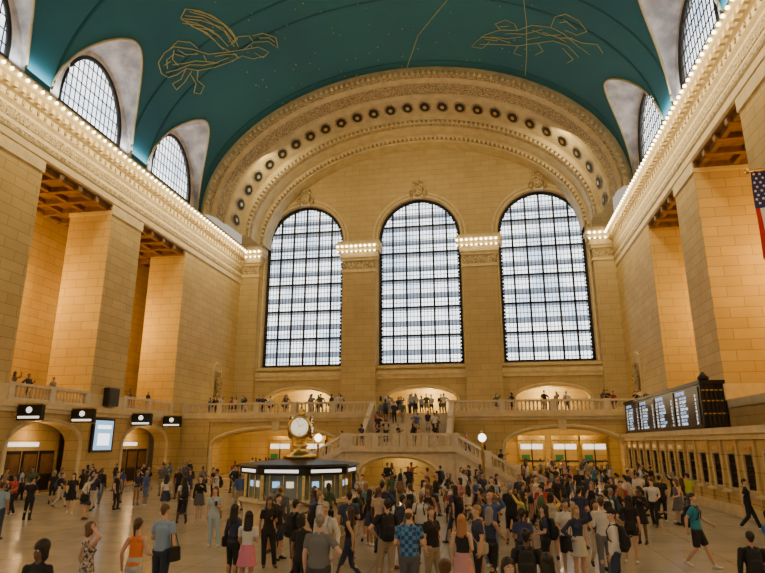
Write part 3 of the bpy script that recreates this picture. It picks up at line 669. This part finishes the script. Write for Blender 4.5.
    for s,wr,pe,hd,sd in hands:
        nrm=hd.cross(sd); 
        if nrm.dot(Vector((0,0,1.2))-Vector((wr.x,wr.y,1.2)))<0: nrm=-nrm
        for i,(of,ln) in enumerate(((.027,.072),(.009,.082),(-.009,.077),(-.026,.06))):
            b0=pe-hd*.025+sd*of; b1=b0+hd*ln*.5+nrm*.006; b2=b1+(hd*.75+nrm*.6).normalized()*ln*.35; b3=b2+(hd*.35+nrm*.9).normalized()*ln*.28
            mb.tube([tuple(p-Vector((0,0,z0))) for p in (b0,b1,b2,b3)],[.0095,.009,.008,.006],'skin',6)
        b0=wr+hd*.025+sd*.02; b1=b0+(hd*.5+sd*.7).normalized()*.04; b2=b1+(hd*.9+sd*.25+nrm*.3).normalized()*.035
        mb.tube([tuple(p-Vector((0,0,z0))) for p in (b0,b1,b2)],[.013,.011,.008],'skin',6)
    if bag=='backpack':
        for s in (-1,1): mb.tube([(s*.09,.15,1.40-z0),(s*.1,.06,1.465-z0),(s*.105,-.06,1.44-z0),(s*.11,-.125,1.33-z0),(s*.135,-.10,1.18-z0),(s*.13,.06,1.08-z0)],.017,'bag',6)
    if bag=='tote': x=-(SH+.10); mb.tube([(x,-.1,1.0-z0),(x+.07,-.05,1.3-z0),(-SH+.03,0,1.455-z0),(x+.07,.06,1.3-z0),(x,.1,1.0-z0)],.01,'bag',5)
    if bag=='sling': mb.tube([(.2,-.02,1.0-z0),(.14,-.12,1.12-z0),(.02,-.145,1.28-z0),(-.09,-.09,1.44-z0),(-.1,.0,1.475-z0),(-.08,.09,1.43-z0),(.02,.14,1.28-z0),(.15,.12,1.1-z0),(.2,.1,1.0-z0)],.011,'bag',5)
    if aL=='phone' or aR=='phone':
        s=1 if aL=='phone' else -1; x=s*(SH-.09); mb.box(x-.036,x+.036,-.35,-.338,1.22-z0,1.36-z0,'eyed')
    return mb.mesh()
CM={}
def cmat(kind,c):
    k_=(kind,c)
    if k_ not in CM:
        if c=='plaid':
            m,nt,b=new_mat('plaid_shirt'); tc=nt.nodes.new('ShaderNodeTexCoord'); mp=nt.nodes.new('ShaderNodeMapping'); mp.inputs['Scale'].default_value=(14,14,14); mp.inputs['Rotation'].default_value=(0,0,.02)
            ck=nt.nodes.new('ShaderNodeTexChecker'); ck.inputs['Scale'].default_value=1; ck.inputs['Color1'].default_value=(.02,.06,.2,1); ck.inputs['Color2'].default_value=(.08,.24,.46,1)
            nt.links.new(tc.outputs['Object'],mp.inputs[0]); nt.links.new(mp.outputs[0],ck.inputs[0]); nt.links.new(ck.outputs['Color'],b.inputs['Base Color']); b.inputs['Roughness'].default_value=.8
        elif c=='floral': m=noisy('floral_fabric',(.04,.03,.03),(.62,.5,.42),22.,.8,detail=1)
        elif c=='stripe': m=noisy('patterned_fabric',(.35,.34,.36),(.05,.05,.08),30.,.8,detail=1)
        else: m=plain(kind,c,.5 if kind=='hair' else (.45 if kind=='skin' else .82))
        CM[k_]=m
    return CM[k_]
SKIN=[(.62,.38,.27),(.55,.33,.22),(.5,.28,.17),(.35,.19,.11),(.16,.08,.05),(.66,.42,.31)]
HAIR=[(.012,.009,.008),(.02,.013,.009),(.06,.03,.015),(.12,.06,.025),(.3,.18,.07),(.25,.24,.23)]
BK=(.014,.014,.017)
TOPS=[BK]*8+[(.62,.60,.58)]*5+[(.03,.04,.09)]*4+[(.12,.12,.13)]*2+[(.3,.38,.5)]*2+[(.4,.05,.05),(.5,.2,.25),(.05,.2,.25),(.4,.32,.2),(.08,.12,.06),(.05,.1,.3),(.55,.45,.12),'stripe']
BOTS=[BK]*6+[(.03,.045,.1)]*5+[(.35,.28,.18)]*2+[(.12,.18,.3)]*2+[(.12,.12,.12),(.55,.52,.46)]
def put(me,kind,x,y,rot,z=0.,sc=1.,skin=None,top=None,bot=None,hair=None,shoe=None,bag=None):
    o=bpy.data.objects.new('man' if kind=='m' else 'woman',me); bpy.context.collection.objects.link(o)
    o.location=(x,y,z); o.rotation_euler=(0,0,R_(rot)); o.scale=(sc,sc,sc)
    cs={'skin':skin or random.choice(SKIN),'top':top or random.choice(TOPS),'bottom':bot or random.choice(BOTS),'shoe':shoe or random.choice([BK,BK,(.6,.58,.55),(.1,.06,.04)]),'hair':hair or random.choice(HAIR[:4]+HAIR[:2]+HAIR),'bag':bag or random.choice([BK,BK,(.2,.1,.05),(.03,.05,.12),(.4,.35,.28)])}
    for i,s in enumerate(SL): o.material_slots[i].link='OBJECT'; o.material_slots[i].material=cmat(s,cs[s])
    return o
placed=[]
FG=[
('f',-6.3,8.0,10,1.65,dict(legs='stand',aL='down',aR='down',sleeve='short',lower='jeans',hair='curly'),dict(skin=SKIN[4],top=BK,bot=BK,hair=HAIR[0])),
('f',-7.0,10.1,150,1.65,dict(legs='contra',aL='out',aR='head',sleeve='tank',lower='dress',hair='bob'),dict(skin=SKIN[0],top='floral',hair=(.16,.07,.03))),
('f',-6.4,10.6,185,1.66,dict(legs='stand',aL='out',aR='carry',sleeve='tank',lower='jeans',hair='pony'),dict(skin=SKIN[0],top=(.75,.2,.03),bot=(.5,.48,.45),hair=(.08,.04,.02))),
('m',-6.5,11.7,170,1.8,dict(legs='contra',aL='carry',aR='down',sleeve='short',lower='trousers',hair='short',bag='tote',wide=1.1),dict(skin=SKIN[0],top=(.25,.36,.52),bot=(.03,.04,.08),hair=(.1,.06,.03),bag=BK)),
('f',-8.3,17.8,20,1.7,dict(legs='contra',aL='phone',aR='down',sleeve='short',lower='trousers',hair='long',bag='sling'),dict(skin=SKIN[0],top=(.42,.5,.55),bot=(.38,.48,.56),hair=(.12,.04,.02),bag=(.3,.2,.12),shoe=(.6,.58,.55))),
('f',-5.0,12.4,190,1.62,dict(legs='stand',aL='fwd',aR='phone',sleeve='short',lower='skirt',hair='long'),dict(skin=SKIN[2],top=(.62,.6,.58),bot=(.62,.2,.3),hair=HAIR[0])),
('f',-5.7,13.3,160,1.66,dict(legs='stand',aL='down',aR='down',sleeve='long',lower='jeans',hair='long',bag='sling'),dict(top=(.03,.04,.09),bot=BK,hair=HAIR[0])),
('m',-3.0,10.7,178,1.78,dict(legs='stand',aL='down',aR='hip',sleeve='short',lower='trousers',hair='short',wide=1.2),dict(skin=SKIN[0],top=(.16,.16,.16),bot=(.05,.05,.06),hair=(.22,.2,.18))),
('m',-3.6,15.5,200,1.8,dict(legs='contra',aL='down',aR='strap',sleeve='short',lower='trousers',hair='short'),dict(skin=SKIN[1],top=(.04,.05,.1),bot=(.36,.28,.17),hair=HAIR[1])),
('m',-4.5,14.0,140,1.72,dict(legs='stand',aL='down',aR='carry',sleeve='short',lower='jeans',hair='short',bag='backpack'),dict(top=BK,bot=BK,hair=HAIR[0])),
('m',-1.6,12.0,182,1.78,dict(legs='stand',aL='carry',aR='carry',sleeve='short',lower='trousers',hair='bald',wide=1.15),dict(skin=SKIN[0],top='plaid',bot=(.1,.1,.12),hair=(.1,.06,.03))),
('f',-0.6,12.1,165,1.66,dict(legs='contra',aL='down',aR='phone',sleeve='tank',lower='skirt',hair='long'),dict(skin=SKIN[0],top=BK,bot=(.55,.28,.3),hair=(.38,.17,.06))),
('f',-0.6,7.7,185,1.65,dict(legs='stand',aL='down',aR='down',sleeve='tank',lower='jeans',hair='bun'),dict(skin=SKIN[0],top=(.5,.4,.32),bot=BK,hair=(.1,.045,.02))),
('m',0.5,10.5,175,1.65,dict(legs='stand',aL='down',aR='down',sleeve='short',lower='trousers',hair='short',bag='backpack'),dict(top=BK,bot=BK,hair=HAIR[0],bag=BK)),
('f',0.15,7.9,20,1.65,dict(legs='stand',aL='down',aR='down',sleeve='short',lower='jeans',hair='bob'),dict(skin=SKIN[1],top=(.06,.05,.05),bot=BK,hair=HAIR[0])),
('f',0.65,8.5,200,1.62,dict(legs='stand',aL='down',aR='down',sleeve='long',lower='jeans',hair='long'),dict(top=BK,bot=BK,hair=HAIR[1])),
('m',2.5,15.4,190,1.76,dict(legs='stand',aL='phone',aR='down',sleeve='long',lower='trousers',hair='short'),dict(skin=SKIN[0],top=(.62,.6,.57),bot=(.16,.16,.18),hair=(.07,.035,.02))),
('f',3.5,17.3,170,1.66,dict(legs='contra',aL='hip',aR='down',sleeve='short',lower='short_shorts',hair='long'),dict(skin=SKIN[1],top=BK,bot=BK,hair=HAIR[0],shoe=(.6,.58,.55))),
('m',1.7,15.6,20,1.68,dict(legs='contra',aL='down',aR='carry',sleeve='short',lower='shorts',hair='short'),dict(skin=SKIN[1],top=(.62,.6,.58),bot=BK,hair=HAIR[0],shoe=(.6,.58,.55))),
('f',6.4,27.4,60,1.72,dict(legs='walk',aL='fwd',aR='back',sleeve='long',lower='jeans',hair='long',bag='sling'),dict(top=BK,bot=BK,hair=HAIR[1])),
('m',5.0,17.0,62,1.78,dict(legs='walk',aL='fwd',aR='back',sleeve='short',lower='shorts',hair='short',bag='backpack'),dict(skin=SKIN[1],top=(.03,.24,.36),bot=BK,hair=HAIR[0],bag=BK,shoe=(.6,.58,.55))),
('m',9.0,24.4,70,1.75,dict(legs='walk',aL='fwd',aR='back',sleeve='short',lower='trousers',hair='short'),dict(top=BK,bot=BK,hair=HAIR[0])),
('m',8.1,27.9,200,1.75,dict(legs='stand',aL='down',aR='down',sleeve='short',lower='trousers',hair='short'),dict(top=(.55,.62,.05),bot=(.1,.1,.12),hair=HAIR[0])),
('m',4.35,11.9,170,1.52,dict(legs='stand',aL='down',aR='carry',sleeve='long',lower='trousers',hair='short',bag='backpack'),dict(top=BK,bot=BK,hair=HAIR[0],bag=BK)),
('m',1.6,20.8,185,1.76,dict(legs='stand',aL='down',aR='down',sleeve='short',lower='trousers',hair='short',bag='tote'),dict(top=(.4,.03,.03),bot=BK,hair=HAIR[0])),
('m',-15.7,17.8,190,1.76,dict(legs='stand',aL='down',aR='down',sleeve='short',lower='trousers',hair='short'),dict(top=(.28,.4,.55),bot=(.04,.05,.09),hair=HAIR[2])),
('m',5.3,13.4,100,1.72,dict(legs='step',aL='fwd',aR='down',sleeve='short',lower='jeans',hair='cap'),dict(top=(.04,.12,.4),bot=BK,hair=HAIR[0])),
('f',0.6,13.8,170,1.64,dict(legs='stand',aL='strap',aR='down',sleeve='short',lower='jeans',hair='pony'),dict(skin=SKIN[3],top=(.04,.05,.12),bot=BK,hair=HAIR[0])),
('m',-3.2,17.6,150,1.76,dict(legs='stand',aL='down',aR='phone',sleeve='short',lower='trousers',hair='short'),dict(top=(.45,.35,.25),bot=(.04,.05,.1))),
('f',-5.6,15.2,30,1.66,dict(legs='contra',aL='phone',aR='down',sleeve='short',lower='trousers',hair='long'),dict(top=BK,bot=BK)),
('f',-3.7,11.9,160,1.64,dict(legs='stand',aL='down',aR='carry',sleeve='short',lower='jeans',hair='bob'),dict(top=BK,bot=BK,hair=HAIR[0])),
('m',-2.3,13.6,200,1.8,dict(legs='contra',aL='hip',aR='down',sleeve='short',lower='trousers',hair='short',bag='backpack'),dict(top=BK,bot=(.36,.28,.17),hair=HAIR[1],bag=BK)),
]
for kd,x,y,rot,h,sp,cl in FG:
    me=person_mesh(kind=kd,vox=.0125,yaw=random.choice((-15,0,12)),**sp); put(me,kd,x,y,rot,0,h/1.77,**cl); placed.append((x,y))
legsL=['stand','contra','walk','step','stand','contra']; armsL=['down','phone','down','hip','strap','fold','out','carry','down','point','up','down']
VAR=[]
vr=random.Random(11)
for i in range(28):
    kd='m' if i%2 else 'f'; lg=legsL[i%6]
    aL,aR=vr.choice(armsL),vr.choice(armsL)
    if lg=='walk': aL,aR='back','fwd'
    if aL=='fold': aR='fold'
    sp=dict(kind=kd,legs=lg,aL=aL,aR=aR,sleeve=vr.choice(['short','short','long','tank'] if kd=='f' else ['short','short','long']),lower=vr.choice(['jeans','trousers','skirt','dress','short_shorts','jeans'] if kd=='f' else ['trousers','jeans','shorts','trousers']),
        hair=vr.choice(['long','bob','bun','pony','long'] if kd=='f' else ['short','short','cap','short','bald']),bag=vr.choice([None,'backpack','tote','sling',None]),yaw=vr.choice([-30,-12,0,15,30]),wide=1. if kd=='f' else vr.choice([1,1.1,1.2]))
    VAR.append((kd,person_mesh(vox=.019,**sp)))
def free(x,y,dmin=.62): return all((x-a)**2+(y-b)**2>dmin*dmin for a,b in placed)
def blocked(x,y):
    if math.hypot(x-BX,y-BY)<2.75: return True
    if y>39.8 and SX-4.6<x<SX+4.6: return True
    if y>40.2 and SX-9.3<x<SX+9.3: return True
    if x>9.3 or x<-25.6: return True
    if y<24 and x>4+ (y-17)*.15: return True
    if y<21 and -12<x<-8.6: return True
    if y<20 and x<-9: return True
    return False
def crowd(n,x0,x1,y0,y1,z=0.,dm=.7,face=None,chk=True):
    c=0;t=0
    while c<n and t<n*60:
        t+=1; x=random.uniform(x0,x1); y=random.uniform(y0,y1)
        if z==0:
            u=math.degrees(math.atan2(x,y)); 
            if u<-46 or u>24: continue
        if (chk and blocked(x,y)) or (z==0 and not free(x,y,dm)): continue
        kd,me=random.choice(VAR); r=random.uniform(0,360) if face is None else face+random.uniform(-50,50)
        put(me,kd,x,y,r,z,random.uniform(.93,1.03)*(.96 if kd=='f' else 1.)); c+=1
        if z==0: placed.append((x,y))
crowd(12,-5.5,2.8,13.,16.); crowd(30,-6.3,3.6,16,21.5); crowd(48,-7,8,20,29); crowd(34,-25,-10,22,32); crowd(52,-25,9.2,30,40); crowd(16,-25,9,38,47); crowd(12,1.5,9.2,27,41)
crowd(12,-22.5,-13,51,56,chk=False); crowd(10,2,9.5,51,56,chk=False)
crowd(22,-25.5,-10.2,49.7,51.2,ZB,face=0,chk=False); crowd(13,-2.2,12.4,49.7,51.2,ZB,face=0,chk=False); crowd(12,-9,-3.5,49.8,54,ZB,face=0,chk=False)
for i in range(16):
    st=random.randint(0,13); y=YL1+(YB-YL1)*(st+.5)/ns; kd,me=random.choice(VAR); put(me,kd,random.uniform(SX-2.7,SX+2.7),y,random.choice((0,180))+random.uniform(-20,20),ZL+(ZB-ZL)*(st+1)/ns,random.uniform(.94,1.02))
for i in range(5): kd,me=random.choice(VAR); put(me,kd,SX-3+i*1.35,random.uniform(42.,44.),random.uniform(0,360),ZL,.97)
for s_ in (-1,1):
    for i in (2,6,10): kd,me=random.choice(VAR); put(me,kd,SX+s_*(LH+4.4*(i+.5)/15),random.uniform(42.2,44),s_*90,ZL*(1-(i+1)/16),.97)
for y in (30.4,31.5,33.6,42.0,44.5): kd,me=random.choice(VAR); put(me,kd,WL-.75,y,90,ZB,.97)
# ------------------------------------------------------------------ lights
def light(kind,loc,e,col,size=.5,rot=None,sy=None,name='lamp'):
    l=bpy.data.lights.new(name,kind); l.energy=e; l.color=col
    if kind=='AREA': l.size=size; 
    else: l.shadow_soft_size=size
    if sy: l.shape='RECTANGLE'; l.size_y=sy
    o=bpy.data.objects.new(name,l); o.location=loc
    if rot: o.rotation_euler=rot
    bpy.context.collection.objects.link(o); return o
amb=(1,.56,.10); warm=(1,.77,.40)
for c in BAYS[:-1]:
    light('POINT',(WL-4.6,c,13.),1350,amb,.6,name='gallery_lamp'); light('POINT',(WR+4.6,c,13.),1250,amb,.6,name='gallery_lamp')
    light('POINT',(WL-.75,c,3.5),45,(1,.6,.25),.15,name='gate_lamp')
for x in (WL+.5,WR-.5):
    s_=1 if x<0 else -1
    light('AREA',(x,18,24.6),950,(.84,.93,1.),.6,(0,R_(180-38*s_),0),54,name='cornice_uplight')
    light('AREA',(x+s_*1.3,22,22.9),2500,warm,.5,(0,R_(35*s_),0),70,name='cornice_downlight')
for x in (-20,-6.5,7): light('AREA',(x,51,30),330,warm,3,(R_(62),0,0),name='end_wall_fill')  # added fill lights without fixtures, only to brighten the end wall
for x in (-19,-6,6): light('POINT',(x,YE+3,8.2),650,(1,.8,.45),.3,name='balcony_room_lamp')
for x in (-22,-17.8,-13.5,2.5,5.6,9): light('POINT',(x,54,4.3),240,(1,.68,.28),.25,name='underbalcony_lamp')
light('POINT',(SX,43,1.9),80,warm,.2,name='arch_lamp')
w=bpy.data.worlds.new('world'); bpy.context.scene.world=w; w.use_nodes=True
w.node_tree.nodes['Background'].inputs[0].default_value=(1,.88,.68,1); w.node_tree.nodes['Background'].inputs[1].default_value=.6
# ------------------------------------------------------------------ camera
cd=bpy.data.cameras.new('camera'); cd.sensor_width=36; cd.lens=590/765*36; cd.clip_end=300
co=bpy.data.objects.new('camera',cd); co.location=(0,0,3); co.rotation_euler=(R_(90+14.8),0,R_(10)); bpy.context.collection.objects.link(co); bpy.context.scene.camera=co
